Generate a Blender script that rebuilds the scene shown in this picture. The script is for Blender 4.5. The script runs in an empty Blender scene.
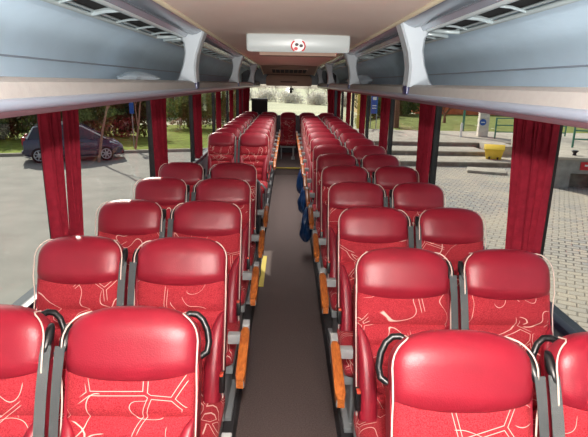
import bpy, bmesh, math, random
from mathutils import Vector, Matrix, Euler
random.seed(7)
scene = bpy.context.scene
COL = scene.collection
PI = math.pi
def R(d): return math.radians(d)

# ------------------------------------------------------------------ materials
def lin(c):
    return tuple(((v/255)/12.92 if v/255 <= .04045 else ((v/255+.055)/1.055)**2.4) for v in c)
def mat(name, rgb, rough=.5, metal=0, bump=0, bscale=200, vary=0, vscale=4, coat=0, spec=.5):
    m = bpy.data.materials.new(name); m.use_nodes = True
    nt = m.node_tree; b = nt.nodes['Principled BSDF']
    c = lin(rgb)
    b.inputs['Base Color'].default_value = (*c, 1)
    b.inputs['Roughness'].default_value = rough
    b.inputs['Metallic'].default_value = metal
    b.inputs['Coat Weight'].default_value = coat
    b.inputs['Specular IOR Level'].default_value = spec
    tc = nt.nodes.new('ShaderNodeTexCoord')
    if vary:
        n = nt.nodes.new('ShaderNodeTexNoise'); n.inputs['Scale'].default_value = vscale; n.inputs['Detail'].default_value = 5
        nt.links.new(tc.outputs['Object'], n.inputs['Vector'])
        r = nt.nodes.new('ShaderNodeValToRGB')
        r.color_ramp.elements[0].position = .3; r.color_ramp.elements[1].position = .7
        r.color_ramp.elements[0].color = (*[max(0, v*(1-vary)) for v in c], 1)
        r.color_ramp.elements[1].color = (*[min(1, v*(1+vary)) for v in c], 1)
        nt.links.new(n.outputs['Fac'], r.inputs['Fac']); nt.links.new(r.outputs['Color'], b.inputs['Base Color'])
    if bump:
        n2 = nt.nodes.new('ShaderNodeTexNoise'); n2.inputs['Scale'].default_value = bscale; n2.inputs['Detail'].default_value = 3
        nt.links.new(tc.outputs['Object'], n2.inputs['Vector'])
        bp = nt.nodes.new('ShaderNodeBump'); bp.inputs['Strength'].default_value = bump; bp.inputs['Distance'].default_value = .01
        nt.links.new(n2.outputs['Fac'], bp.inputs['Height']); nt.links.new(bp.outputs['Normal'], b.inputs['Normal'])
    return m

def fabric_mat():
    m = bpy.data.materials.new('seat_fabric'); m.use_nodes = True
    nt = m.node_tree; N = nt.nodes.new; L = nt.links.new; b = nt.nodes['Principled BSDF']
    b.inputs['Roughness'].default_value = .9; b.inputs['Specular IOR Level'].default_value = .2
    b.inputs['Sheen Weight'].default_value = .3; b.inputs['Sheen Tint'].default_value = (*lin((240,120,120)),1)
    tc = N('ShaderNodeTexCoord'); oi = N('ShaderNodeObjectInfo')
    sc = N('ShaderNodeMath'); sc.operation = 'MULTIPLY'; sc.inputs[1].default_value = 37
    L(oi.outputs['Random'], sc.inputs[0])
    ad = N('ShaderNodeVectorMath'); ad.operation = 'ADD'
    L(tc.outputs['Object'], ad.inputs[0]); L(sc.outputs[0], ad.inputs[1])
    def noise(scale, detail=0, dist=0):
        n = N('ShaderNodeTexNoise'); n.inputs['Scale'].default_value = scale
        n.inputs['Detail'].default_value = detail; n.inputs['Distortion'].default_value = dist
        L(ad.outputs[0], n.inputs['Vector']); return n.outputs['Fac']
    def line(src, centre, w):
        a = N('ShaderNodeMath'); a.operation = 'SUBTRACT'; L(src, a.inputs[0]); a.inputs[1].default_value = centre
        c = N('ShaderNodeMath'); c.operation = 'ABSOLUTE'; L(a.outputs[0], c.inputs[0])
        r = N('ShaderNodeMapRange'); r.inputs['From Min'].default_value = w*.55; r.inputs['From Max'].default_value = w
        r.inputs['To Min'].default_value = 1; r.inputs['To Max'].default_value = 0
        L(c.outputs[0], r.inputs['Value']); return r.outputs[0]
    def mul(a, c):
        k = N('ShaderNodeMath'); k.operation = 'MULTIPLY'; L(a, k.inputs[0]); L(c, k.inputs[1]); return k.outputs[0]
    def mx(a, c):
        k = N('ShaderNodeMath'); k.operation = 'MAXIMUM'; L(a, k.inputs[0]); L(c, k.inputs[1]); return k.outputs[0]
    def gate(src, t):
        r = N('ShaderNodeMapRange'); r.inputs['From Min'].default_value = t-.01; r.inputs['From Max'].default_value = t+.01
        L(src, r.inputs['Value']); return r.outputs[0]
    v = N('ShaderNodeTexVoronoi'); v.feature = 'DISTANCE_TO_EDGE'; v.inputs['Scale'].default_value = 5.2
    L(ad.outputs[0], v.inputs['Vector'])
    l1 = mul(line(v.outputs['Distance'], .03, .0062), gate(noise(4.0), .52))
    l2 = mul(line(noise(6.0, 0, .6), .52, .0062), gate(noise(3.2, 0), .47))
    l3 = mul(line(noise(9.0, 0, .2), .45, .0065), gate(noise(5.0, 0), .56))
    f = mx(mx(l1, l2), l3)
    sp = N('ShaderNodeTexNoise'); sp.inputs['Scale'].default_value = 300; sp.inputs['Detail'].default_value = 2
    L(ad.outputs[0], sp.inputs['Vector'])
    rp = N('ShaderNodeValToRGB'); rp.color_ramp.elements[0].position = .35; rp.color_ramp.elements[1].position = .65
    rp.color_ramp.elements[0].color = (*lin((146,28,42)),1); rp.color_ramp.elements[1].color = (*lin((196,64,72)),1)
    L(sp.outputs['Fac'], rp.inputs['Fac'])
    mix = N('ShaderNodeMixRGB'); L(f, mix.inputs['Fac']); L(rp.outputs['Color'], mix.inputs['Color1'])
    mix.inputs['Color2'].default_value = (*lin((240,205,190)),1)
    L(mix.outputs['Color'], b.inputs['Base Color'])
    bp = N('ShaderNodeBump'); bp.inputs['Strength'].default_value = .25; bp.inputs['Distance'].default_value = .004
    L(sp.outputs['Fac'], bp.inputs['Height']); L(bp.outputs['Normal'], b.inputs['Normal'])
    return m

def wood_mat(name, c1, c2):
    m = bpy.data.materials.new(name); m.use_nodes = True; nt = m.node_tree; b = nt.nodes['Principled BSDF']
    tc = nt.nodes.new('ShaderNodeTexCoord'); mp = nt.nodes.new('ShaderNodeMapping'); mp.inputs['Scale'].default_value = (30, 4, 30)
    n = nt.nodes.new('ShaderNodeTexNoise'); n.inputs['Scale'].default_value = 3; n.inputs['Detail'].default_value = 6; n.inputs['Distortion'].default_value = 1
    r = nt.nodes.new('ShaderNodeValToRGB'); r.color_ramp.elements[0].position = .3; r.color_ramp.elements[1].position = .7
    r.color_ramp.elements[0].color = (*lin(c1),1); r.color_ramp.elements[1].color = (*lin(c2),1)
    nt.links.new(tc.outputs['Object'], mp.inputs['Vector']); nt.links.new(mp.outputs[0], n.inputs['Vector'])
    nt.links.new(n.outputs['Fac'], r.inputs['Fac']); nt.links.new(r.outputs['Color'], b.inputs['Base Color'])
    b.inputs['Roughness'].default_value = .35; b.inputs['Coat Weight'].default_value = .2
    return m

def glass_mat(name, tint, fac=.07):
    m = bpy.data.materials.new(name); m.use_nodes = True; nt = m.node_tree
    for n in list(nt.nodes): nt.nodes.remove(n)
    o = nt.nodes.new('ShaderNodeOutputMaterial'); t = nt.nodes.new('ShaderNodeBsdfTransparent'); g = nt.nodes.new('ShaderNodeBsdfGlossy')
    t.inputs['Color'].default_value = (*tint, 1); g.inputs['Roughness'].default_value = .02
    lw = nt.nodes.new('ShaderNodeLayerWeight'); lw.inputs['Blend'].default_value = .5
    pw = nt.nodes.new('ShaderNodeMath'); pw.operation = 'POWER'; pw.inputs[1].default_value = 4
    sm = nt.nodes.new('ShaderNodeMath'); sm.operation = 'MULTIPLY_ADD'; sm.inputs[1].default_value = .24; sm.inputs[2].default_value = .025
    nt.links.new(lw.outputs['Facing'], pw.inputs[0]); nt.links.new(pw.outputs[0], sm.inputs[0])
    mx = nt.nodes.new('ShaderNodeMixShader')
    nt.links.new(sm.outputs[0], mx.inputs['Fac']); nt.links.new(t.outputs[0], mx.inputs[1]); nt.links.new(g.outputs[0], mx.inputs[2])
    nt.links.new(mx.outputs[0], o.inputs['Surface'])
    return m

def cobble_mat():
    m = bpy.data.materials.new('cobbles'); m.use_nodes = True; nt = m.node_tree; b = nt.nodes['Principled BSDF']
    N = nt.nodes.new; L = nt.links.new
    tc = N('ShaderNodeTexCoord'); mp = N('ShaderNodeMapping'); mp.inputs['Rotation'].default_value = (0,0,R(28))
    L(tc.outputs['Object'], mp.inputs['Vector'])
    dn = N('ShaderNodeTexNoise'); dn.inputs['Scale'].default_value = 3
    L(mp.outputs[0], dn.inputs['Vector'])
    av = N('ShaderNodeMixRGB'); av.blend_type = 'LINEAR_LIGHT'; av.inputs['Fac'].default_value = .035
    L(mp.outputs[0], av.inputs['Color1']); L(dn.outputs['Color'], av.inputs['Color2'])
    br = N('ShaderNodeTexBrick'); br.inputs['Scale'].default_value = 1; br.inputs['Brick Width'].default_value = .26; br.inputs['Row Height'].default_value = .17
    br.inputs['Mortar Size'].default_value = .02; br.inputs['Mortar Smooth'].default_value = .6
    br.inputs['Color1'].default_value = (*lin((182,172,156)),1); br.inputs['Color2'].default_value = (*lin((150,150,148)),1)
    br.inputs['Mortar'].default_value = (*lin((96,92,86)),1)
    L(av.outputs[0], br.inputs['Vector'])
    n = N('ShaderNodeTexNoise'); n.inputs['Scale'].default_value = .35; n.inputs['Detail'].default_value = 6
    L(tc.outputs['Object'], n.inputs['Vector'])
    r = N('ShaderNodeValToRGB'); r.color_ramp.elements[0].position = .42; r.color_ramp.elements[1].position = .62
    r.color_ramp.elements[0].color = (0,0,0,1); r.color_ramp.elements[1].color = (1,1,1,1)
    L(n.outputs['Fac'], r.inputs['Fac'])
    mx = N('ShaderNodeMixRGB'); L(r.outputs['Color'], mx.inputs['Fac'])
    L(br.outputs['Color'], mx.inputs['Color1'])
    mb = N('ShaderNodeMixRGB'); mb.inputs['Fac'].default_value = .55; L(br.outputs['Color'], mb.inputs['Color1']); mb.inputs['Color2'].default_value = (*lin((196,182,158)),1)
    L(mb.outputs[0], mx.inputs['Color2'])
    L(mx.outputs[0], b.inputs['Base Color']); b.inputs['Roughness'].default_value = .75
    bp = N('ShaderNodeBump'); bp.inputs['Strength'].default_value = .6; bp.inputs['Distance'].default_value = .02; bp.invert = True
    L(br.outputs['Fac'], bp.inputs['Height']); L(bp.outputs['Normal'], b.inputs['Normal'])
    return m

def leaf_mat(name, c1, c2, c3):
    m = bpy.data.materials.new(name); m.use_nodes = True; nt = m.node_tree; b = nt.nodes['Principled BSDF']
    tc = nt.nodes.new('ShaderNodeTexCoord'); n = nt.nodes.new('ShaderNodeTexNoise'); n.inputs['Scale'].default_value = 2.2; n.inputs['Detail'].default_value = 8
    n.inputs['Roughness'].default_value = .8
    r = nt.nodes.new('ShaderNodeValToRGB'); r.color_ramp.elements[0].position = .35; r.color_ramp.elements[1].position = .68
    r.color_ramp.elements[0].color = (*lin(c1),1); r.color_ramp.elements[1].color = (*lin(c3),1)
    e = r.color_ramp.elements.new(.52); e.color = (*lin(c2),1)
    nt.links.new(tc.outputs['Object'], n.inputs['Vector']); nt.links.new(n.outputs['Fac'], r.inputs['Fac']); nt.links.new(r.outputs['Color'], b.inputs['Base Color'])
    b.inputs['Roughness'].default_value = .6
    tr = nt.nodes.new('ShaderNodeBsdfTranslucent'); mx = nt.nodes.new('ShaderNodeMixShader'); mx.inputs['Fac'].default_value = .4
    nt.links.new(r.outputs['Color'], tr.inputs['Color']); nt.links.new(b.outputs[0], mx.inputs[1]); nt.links.new(tr.outputs[0], mx.inputs[2])
    nt.links.new(mx.outputs[0], nt.nodes['Material Output'].inputs['Surface'])
    return m

M = dict(
 leather=mat('red_leather', (150,31,48), .36, bump=.12, bscale=260, vary=.08, vscale=8),
 fabric=fabric_mat(),
 piping=mat('cream_piping', (238,214,200), .6),
 blackp=mat('black_plastic', (22,23,25), .35),
 strap=mat('grey_webbing', (80,85,86), .7, bump=.2, bscale=500),
 greyp=mat('grey_plastic', (150,155,156), .4),
 lgrey=mat('pale_grey_plastic', (150,154,154), .4),
 wood=wood_mat('armrest_wood', (138,68,24), (192,110,46)),
 button=mat('button_red', (225,84,58), .4),
 steel=mat('brushed_steel', (190,192,195), .28, metal=1),
 carpet=mat('aisle_carpet', (112,100,97), .95, bump=.5, bscale=350, vary=.3, vscale=120, spec=.1),
 platform=mat('platform_carpet', (60,58,60), .9, bump=.3, bscale=300),
 yellow=mat('yellow_nosing', (214,190,60), .5),
 wallp=mat('wall_fabric', (92,98,104), .85, bump=.2, bscale=200),
 navy=mat('dark_trim', (26,32,46), .35),
 post=mat('window_post_black', (16,18,22), .45),
 navyclip=mat('navy_clip', (28,32,84), .35),
 ceil=mat('ceiling_beige', (226,206,193), .8, bump=.08, bscale=150, vary=.04, vscale=2),
 ceilrear=mat('rear_panel_beige', (150,122,106), .7),
 cream=mat('cream_trim', (212,200,172), .5),
 rackpanel=mat('rack_grey_blue', (205,226,242), .7, bump=.1, bscale=160, vary=.05, vscale=3),
 racklip=mat('rack_lip_beige', (150,147,144), .55, bump=.1, bscale=200, vary=.05, vscale=30),
 rackrail=mat('rack_rail_satin', (156,166,182), .28, metal=.3),
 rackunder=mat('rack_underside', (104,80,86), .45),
 cove=mat('cove_grey', (142,154,166), .25, metal=.35),
 grille=mat('grille_pale', (188,200,202), .3, metal=.2),
 dark=mat('dark_void', (26,25,26), .8),
 bracket=mat('bracket_white', (168,175,181), .4),
 monitor=mat('monitor_white', (182,188,187), .35),
 logored=mat('logo_red', (206,44,52), .5), logodark=mat('logo_dark', (50,14,22), .5), white=mat('white_paint', (238,238,236), .5),
 curtain=mat('curtain_red', (142,32,48), .9, bump=.15, bscale=220, vary=.15, vscale=30, spec=.15),
 glass=glass_mat('coach_glass', (.93,.95,.94)),
 bluebag=mat('blue_film', (22,58,104), .3),
 clearbag=mat('pale_film', (196,206,214), .25),
 asphalt=mat('asphalt', (144,141,132), .9, bump=.3, bscale=60, vary=.14, vscale=1.2),
 cobble=cobble_mat(),
 concrete=mat('concrete', (176,168,154), .9, bump=.4, bscale=25, vary=.16, vscale=3),
 palestone=mat('pale_stone', (222,212,200), .85, bump=.3, bscale=20, vary=.1, vscale=5),
 concdark=mat('shaded_concrete', (142,134,122), .9, bump=.4, bscale=25, vary=.3, vscale=4),  # riser shade painted into a darker mottled concrete; recess panel reuses it
 concgrey=mat('grey_block_concrete', (150,148,142), .9, bump=.4, bscale=25, vary=.2, vscale=4),
 lawn=mat('lawn_green', (126,134,76), .95, bump=.6, bscale=18, vary=.3, vscale=1.4, spec=.1),
 verge=mat('verge_green', (126,142,58), .95, bump=.6, bscale=20, vary=.35, vscale=2.5, spec=.1),
 field=mat('pale_field', (206,206,176), .95, vary=.12, vscale=.15, spec=.1),
 leafd=leaf_mat('hedge_leaf', (28,40,20), (72,84,42), (150,138,78)),
 leafp=leaf_mat('shrub_leaf', (52,66,34), (104,116,62), (170,164,104)),
 bark=mat('bark', (120,86,66), .9, bump=.5, bscale=40, vary=.25, vscale=12),
 barkpink=mat('bark_pink', (168,124,108), .9, bump=.4, bscale=40, vary=.2, vscale=12),
 thicket=leaf_mat('thicket_pale', (206,200,190), (232,228,220), (246,244,238)),
 barkpale=mat('bark_pale', (188,178,166), .9, vary=.2, vscale=3),
 twigred=mat('twig_red', (132,88,70), .9, vary=.2, vscale=5),
 carpaint=mat('car_navy', (20,28,66), .22, coat=.8), cartrim=mat('car_black_trim', (18,19,22), .5), carglass=mat('car_glass', (40,52,64), .08),
 tyre=mat('tyre', (24,24,25), .85), alloy=mat('alloy', (196,198,200), .3, metal=.6), lamp=mat('headlamp', (222,228,234), .12), tail=mat('tail_lamp', (180,34,40), .2),
 plate=mat('plate_white', (226,226,220), .5),
 gritbin=mat('bin_yellow', (238,200,56), .5), green=mat('rail_green', (60,126,104), .5), redsign=mat('sign_red', (204,32,44), .5), bluesign=mat('sign_blue', (30,88,178), .4),
 orange=mat('roof_orange', (240,132,84), .85, bump=.5, bscale=10, vary=.18, vscale=2), brick=mat('brick_brown', (146,82,62), .9, vary=.2, vscale=3),
 render=mat('render_cream', (222,196,150), .9), winglass=mat('house_glass', (60,70,84), .1),
 yellowpost=mat('post_yellow', (226,196,90), .5),
)

# ------------------------------------------------------------------ mesh builder
class MB:
    def __init__(s): s.v = []; s.f = []
    def add(s, vs, fs):
        o = len(s.v); s.v += [tuple(v) for v in vs]; s.f += [tuple(i+o for i in f) for f in fs]; return s
    def box(s, c, d, rot=None):
        vs = [Vector((x*d[0]/2, y*d[1]/2, z*d[2]/2)) for x in (-1,1) for y in (-1,1) for z in (-1,1)]
        if rot: e = Euler(rot).to_matrix(); vs = [e @ v for v in vs]
        vs = [v+Vector(c) for v in vs]
        return s.add(vs, [(0,1,3,2),(4,6,7,5),(0,4,5,1),(2,3,7,6),(0,2,6,4),(1,5,7,3)])
    def span(s, a, b):
        return s.box([(a[i]+b[i])/2 for i in range(3)], [abs(b[i]-a[i]) for i in range(3)])
    def loft(s, rings, cap=True, closed=True):
        n = len(rings[0]); o = len(s.v)
        for r in rings: s.v += [tuple(p) for p in r]
        for i in range(len(rings)-1):
            for j in range(n if closed else n-1):
                k = (j+1) % n
                s.f.append((o+i*n+j, o+i*n+k, o+(i+1)*n+k, o+(i+1)*n+j))
        if cap:
            s.f.append(tuple(o+j for j in range(n))[::-1]); s.f.append(tuple(o+(len(rings)-1)*n+j for j in range(n)))
        return s
    def tube(s, path, r, n=8, cap=True):
        P = [Vector(p) for p in path]; rings = []
        rr = r if isinstance(r, (list, tuple)) else [r]*len(P)
        prev = None
        for i, p in enumerate(P):
            t = (P[min(i+1, len(P)-1)]-P[max(i-1, 0)]).normalized()
            if prev is None:
                a = Vector((0,0,1)) if abs(t.z) < .9 else Vector((1,0,0)); u = t.cross(a).normalized()
            else:
                u = (prev - t*prev.dot(t))
                u = u.normalized() if u.length > 1e-6 else t.orthogonal().normalized()
            prev = u; w = t.cross(u)
            rings.append([p+u*math.cos(2*PI*k/n)*rr[i]+w*math.sin(2*PI*k/n)*rr[i] for k in range(n)])
        return s.loft(rings, cap)
    def cyl(s, a, b, r, n=16): return s.tube([a, b], r, n)
    def prism(s, poly, axis, a, b):
        def P(p, t):
            if axis == 1: return (p[0], t, p[1])
            if axis == 0: return (t, p[0], p[1])
            return (p[0], p[1], t)
        return s.loft([[P(p, a) for p in poly], [P(p, b) for p in poly]])
    def mesh(s, name, m, smooth=None, bevel=0):
        me = bpy.data.meshes.new(name); me.from_pydata(s.v, [], s.f); me.update()
        bm = bmesh.new(); bm.from_mesh(me)
        if bevel:
            es = [e for e in bm.edges if len(e.link_faces) == 2 and e.calc_face_angle(0) > .6]
            bmesh.ops.bevel(bm, geom=es, offset=bevel, segments=2, affect='EDGES', profile=.6)
        bmesh.ops.recalc_face_normals(bm, faces=bm.faces)
        bm.to_mesh(me); bm.free()
        if smooth is not None or bevel:
            for p in me.polygons: p.use_smooth = True
            try: me.set_sharp_from_angle(angle=R(smooth or 40))
            except Exception: pass
        me.materials.append(m)
        return me
    def build(s, name, m, parent=None, smooth=None, bevel=0, loc=None):
        o = bpy.data.objects.new(name, s.mesh(name, m, smooth, bevel)); COL.objects.link(o)
        if parent: o.parent = parent
        if loc: o.location = loc
        return o

def tag(o, label=None, cat=None, group=None, kind=None):
    if label: o['label'] = label
    if cat: o['category'] = cat
    if group: o['group'] = group
    if kind: o['kind'] = kind
    return o
def thing(name, label, cat, loc=(0,0,0), rz=0, group=None):
    o = bpy.data.objects.new(name, None); COL.objects.link(o); o.location = loc; o.rotation_euler = (0,0,rz)
    o.empty_display_size = .1
    return tag(o, label, cat, group)
def struct(o): o['kind'] = 'structure'; return o
def dup(src, loc, label=None, skip=(), rz=None, scale=None, group=None):
    def cp(o, par):
        c = o.copy(); COL.objects.link(c)
        if par: c.parent = par
        for ch in o.children:
            if ch.name.split('.')[0] not in skip: cp(ch, c)
        return c
    r = cp(src, None); r.location = loc
    if rz is not None: r.rotation_euler = (0,0,rz)
    if scale: r.scale = scale
    if label: r['label'] = label
    if group: r['group'] = group
    return r
def delete_tree(o):
    for ch in list(o.children): delete_tree(ch)
    bpy.data.objects.remove(o)
def sgnpow(v, p): return math.copysign(abs(v)**p, v)

# ------------------------------------------------------------------ coach seat
REC = R(20); H0 = .42
def B(x, t, h): return (x, t*math.cos(REC)+h*math.sin(REC), H0+h*math.cos(REC)-t*math.sin(REC))
HW = .204; TOP = .72; HC = .60
def hw_at(h):
    if h <= HC: return HW-.004*max(0, (HC-h)/HC)
    q = min(1, (h-HC)/(TOP-HC)); return HW*max(.0, 1-q**2.7)**(1/2.7)
def th_at(h):
    if h <= HC+.02: return 1
    q = min(1, (h-HC-.02)/(TOP-HC-.02)); return max(.0, 1-q**2.3)**(1/2.3)
def heights(h0, n, step):
    hs = []; h = h0
    while h < HC-1e-6: hs.append(h); h += step
    hs += [HC+(TOP-HC)*math.sin(PI/2*i/n) for i in range(n)]
    hs.append(TOP-.0004)
    return hs
def ring(h, hw, tf, tb, n=36, ex=4.5, warp=None):
    out = []
    for k in range(n):
        a = 2*PI*k/n; c, s_ = math.cos(a), math.sin(a)
        x = hw*sgnpow(c, 2/ex); y = sgnpow(s_, 2/ex)
        t = (tf+tb)/2+(tb-tf)/2*y
        hh = h+(warp(x, h) if warp else 0)
        out.append(B(x, t, hh))
    return out
SEAMS = (.385, .295, .205, .115)
def fabric_front(h):
    d = min(abs(h-q) for q in SEAMS+(.025,))
    return -.040-.022*min(1, d/.035)**.55

def make_seat(aisle, ad):
    """ad: +1 when the aisle lies towards +x of the seat"""
    root = thing('coach_seat', 'red coach seat', 'seat')
    # fabric backrest
    b = MB(); rs = []
    for h in heights(-.02, 8, .015):
        k = th_at(h)
        rs.append(ring(h, max(.002, hw_at(h)*.985), fabric_front(min(h, .6))*k, .045*k))
    b.loft(rs); b.build('backrest', M['fabric'], root, smooth=60)
    # leather headrest
    b = MB(); rs = []
    hs = [.492, .494, .499, .507, .518, .53, .545, .56, .58]+heights(HC, 12, 1)
    warp = lambda x, h: .022*(abs(x)/HW)**2*max(0, min(1, (.60-h)/.10))
    for i, h in enumerate(hs):
        k = th_at(h); q = min(1, max(0, (h-.492)/.045)); e = q**.45 if q > 0 else 0
        bul = .052+.032*e*(1-.25*max(0, (h-.56)/.16))
        rs.append(ring(h, max(.003, hw_at(h)*(1.0+.015*e)), -bul*k, .048*k+.004, n=48, ex=3.4, warp=warp))
    b.loft(rs); b.build('headrest', M['leather'], root, smooth=70)
    # side bolsters
    for s in (-1, 1):
        b = MB(); rs = []
        for i in range(15):
            q = i/14; h = -.0+.385*q
            w = .036*(1-q**3.0)**.7+.004; dep = .075*(1-q**2.2)**.8+.006
            cx = s*(HW-.003-w); r_ = []
            for k in range(14):
                a = 2*PI*k/14
                r_.append(B(cx+w*sgnpow(math.cos(a), .8), -.040-dep*.5+dep*.62*sgnpow(math.sin(a), .8), h))
            rs.append(r_)
        b.loft(rs); b.build('side_bolster', M['leather'], root, smooth=70)
    # leather side panel on both flanks of the back
    for s in (-1, 1):
        b = MB(); rs = []
        for h in [i*.05 for i in range(0, 12)]:
            x = s*hw_at(h); rs.append([B(x-s*.006, -.03, h), B(x+s*.004, -.03, h), B(x+s*.004, .035, h), B(x-s*.006, .035, h)])
        b.loft(rs); b.build('side_panel', M['leather'], root, smooth=40)
    # piping: both front edges, running over the shoulder
    for s in (-1, 1):
        path = []
        for i in range(13):
            h = .0+.048*i
            path.append(B(s*(hw_at(h)+.0035), -.048-.022*min(1, max(0, (h-.46)/.06)), h))
        for q in (.15, .3, .45, .58, .68, .76):
            h = HC+(TOP-HC)*q
            path.append(B(s*(hw_at(h)*1.0+.0045), (-.070+.02*q)*th_at(h)**.8, h+.002))
        p = path[-1]
        path.append(B(s*hw_at(HC+(TOP-HC)*.80), -.025, HC+(TOP-HC)*.80+.003))
        path.append(B(s*hw_at(HC+(TOP-HC)*.80), .015, HC+(TOP-HC)*.80+.003))
        pb = MB(); pb.tube(path, .0027, 6); pb.build('piping', M['piping'], root, smooth=60)
    # cushion and its leather front roll
    b = MB(); rs = []
    for i in range(13):
        q = i/12; y = -.42+.46*q
        e = min(1, q/.12); e = max(.02, 1-(1-e)**2)**.5
        e2 = min(1, (1-q)/.08); e2 = max(.05, 1-(1-e2)**2)**.5
        zt = .455+.012*math.sin(PI*q); zb = .33; k = min(e, e2)
        mid = (zt+zb)/2; r_ = []
        for j in range(28):
            a = 2*PI*j/28
            r_.append((.208*sgnpow(math.cos(a), .4)*(.94+.06*k), y, mid+(zt-zb)/2*k*sgnpow(math.sin(a), .5)))
        rs.append(r_)
    b.loft(rs); b.build('seat_cushion', M['fabric'], root, smooth=60)
    # frame
    b = MB()
    b.span((-.20, -.36, .28), (.20, -.02, .33))
    b.span((ad*.14-.02, -.34, .03), (ad*.14+.02, -.06, .29)); b.span((ad*.14-.05, -.38, 0), (ad*.14+.05, -.02, .03))
    b.span((-ad*.17-.015, -.30, .0), (-ad*.17+.015, -.10, .29))
    b.span((-.205, -.03, .30), (-.185, .05, .52)); b.span((.185, -.03, .30), (.205, .05, .52))
    b.build('seat_frame', M['greyp'], root, smooth=30, bevel=.006)
    # grab handle on the aisle shoulder
    hb = MB(); pts = [(.135, .045, .68), (.16, .05, .692), (.182, .052, .69), (.203, .052, .672), (.219, .05, .64), (.226, .046, .60), (.222, .04, .57), (.20, .03, .555)]
    hb.tube([B(ad*x, t, h) for x, t, h in pts], .011, 10); hb.build('grab_handle', M['blackp'], root, smooth=60)
    # belt anchor and hanging strap on the side of the neighbour
    gs = -ad if aisle else ad
    an = MB(); rs = []
    for i in range(9):
        q = i/8; w = .021*math.sin(PI*(.12+.76*q))**.6; r_ = []
        c = B(gs*.208, -.022-.03*(1-q), .585+.075*q)
        for k in range(12):
            a = 2*PI*k/12; r_.append((c[0]+w*.85*math.cos(a), c[1]+w*1.1*math.sin(a), c[2]))
        rs.append(r_)
    an.loft(rs); an.build('belt_anchor', M['blackp'], root, smooth=60)
    st = MB(); rs = []; off = .000 if aisle else .012; sx = .214
    for i in range(15):
        q = i/14; h = .60-.58*q; c = B(gs*.212, -.070-.03*math.sin(PI*q)*(1-q)+off, h)
        w = .0165; ang = gs*(.12+.2*math.sin(q*5)); dx, dy = w*math.cos(ang), w*math.sin(ang)
        rs.append([(c[0]-dx, c[1]-dy, c[2]), (c[0]+dx, c[1]+dy, c[2]), (c[0]+dx, c[1]+dy+.003, c[2]), (c[0]-dx, c[1]-dy+.003, c[2])])
    st.loft(rs); so = st.build('seat_belt', M['strap'], root, smooth=50)
    tg = MB(); c = B(gs*.210, -.080, .17); tg.box(c, (.05, .014, .022)); tg.box((c[0], c[1], c[2]-.02), (.024, .006, .03))
    tg.build('belt_tongue', M['blackp'], so, bevel=.003)
    # buckle
    bk = MB(); bk.box((ad*.205, -.06, .53), (.022, .05, .085), (R(-12), 0, 0)); bo = bk.build('belt_buckle', M['blackp'], root, bevel=.004)
    bt = MB(); bt.box((ad*.205, -.072, .574), (.016, .036, .012), (R(-12), 0, 0)); tag(bt.build('release_button', M['button'], bo, bevel=.003), 'orange-red release button')
    if aisle:
        ar = MB(); x = ad*.305; tilt = R(14)
        def A(u, w, n): return (x+w, .05-u*math.cos(tilt)-n*math.sin(tilt)*0, .765-u*math.sin(tilt)+n)
        poly = [(0, -.075), (0, .012), (.05, .016), (.05, .0), (.352, .0), (.354, -.012), (.354, -.025), (.33, -.045), (.10, -.062), (.06, -.085)]
        ar.loft([[A(u, w, n) for u, n in poly] for w in (-.016, .016)])
        ar.box((x-ad*.05, .03, .695), (.065, .04, .045))
        ao = ar.build('armrest', M['lgrey'], root, smooth=30, bevel=.005)
        ww = MB(); rs = []
        for u in (.055, .06, .08, .2, .33, .35, .358):
            e = 1 if .06 < u < .35 else .7
            rs.append([A(u, -.019*e, .0), A(u, -.019*e, .014*e), A(u, -.012*e, .020*e), A(u, .012*e, .020*e), A(u, .019*e, .014*e), A(u, .019*e, .0), A(u, .019*e, -.022), A(u, -.019*e, -.022)])
        ww.loft(rs); tag(ww.build('armrest_pad', M['wood'], ao, smooth=45), 'honey-brown wooden armrest pad')
    return root

proto = {(a, d): make_seat(a, d) for a in (True, False) for d in (1, -1)}
ORD = ['first', 'second', 'third', 'fourth', 'fifth', 'sixth', 'seventh', 'eighth', 'ninth', 'tenth', 'eleventh', 'twelfth', 'thirteenth', 'fourteenth', 'fifteenth']
FAR = ('belt_tongue', 'release_button', 'belt_buckle', 'side_panel')
FRONTZ = 0
def put_seat(aisle, d, x, yc, label, far, z=0, first=False):
    src = proto[(aisle, d)]
    skip = (FAR if far else ())+(() if first else ('grab_handle',))
    return dup(src, (x, yc-.246, z), label, skip, scale=None if aisle else (.94, 1, 1), group='red coach seats in rows')
for k in range(5):
    y = 1.49+.75*k; f = ' from the front' if k else ' (nearest)'
    put_seat(True, 1, -.495, y, 'red leather-topped coach seat beside the aisle, %s row on the left before the stairwell' % ORD[k], False, first=(k == 0))
    put_seat(False, 1, -.955, y, 'red leather-topped coach seat beside the window, %s row on the left before the stairwell' % ORD[k], False, first=(k == 0))
for k in range(7):
    y = 7.30+.74*k
    put_seat(True, 1, -.495, y, 'red coach seat beside the aisle, %s row beyond the stairwell on the left' % ORD[k], k > 1)
    put_seat(False, 1, -.955, y, 'red coach seat beside the window, %s row beyond the stairwell on the left' % ORD[k], k > 1)
for k in range(14):
    y = 1.35+.775*k
    put_seat(True, -1, .495, y, 'red leather-topped coach seat beside the aisle, %s row on the right' % ORD[k], k > 6, first=(k == 0))
    put_seat(False, -1, .953, y, 'red leather-topped coach seat beside the window, %s row on the right' % ORD[k], k > 6, first=(k == 0))
benchlab = ['red back-row seat at the left window', 'red back-row seat left of the aisle end', 'red back-row seat in the middle, facing straight down the aisle',
            'red back-row seat right of the aisle end', 'red back-row seat at the right window']
for i, x in enumerate((-.945, -.475, 0, .475, .945)):
    o = put_seat(False, 1 if x <= 0 else -1, x, 12.75, benchlab[i], True, 0)
    o['group'] = 'back bench seats'
for p in proto.values(): delete_tree(p)

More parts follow.
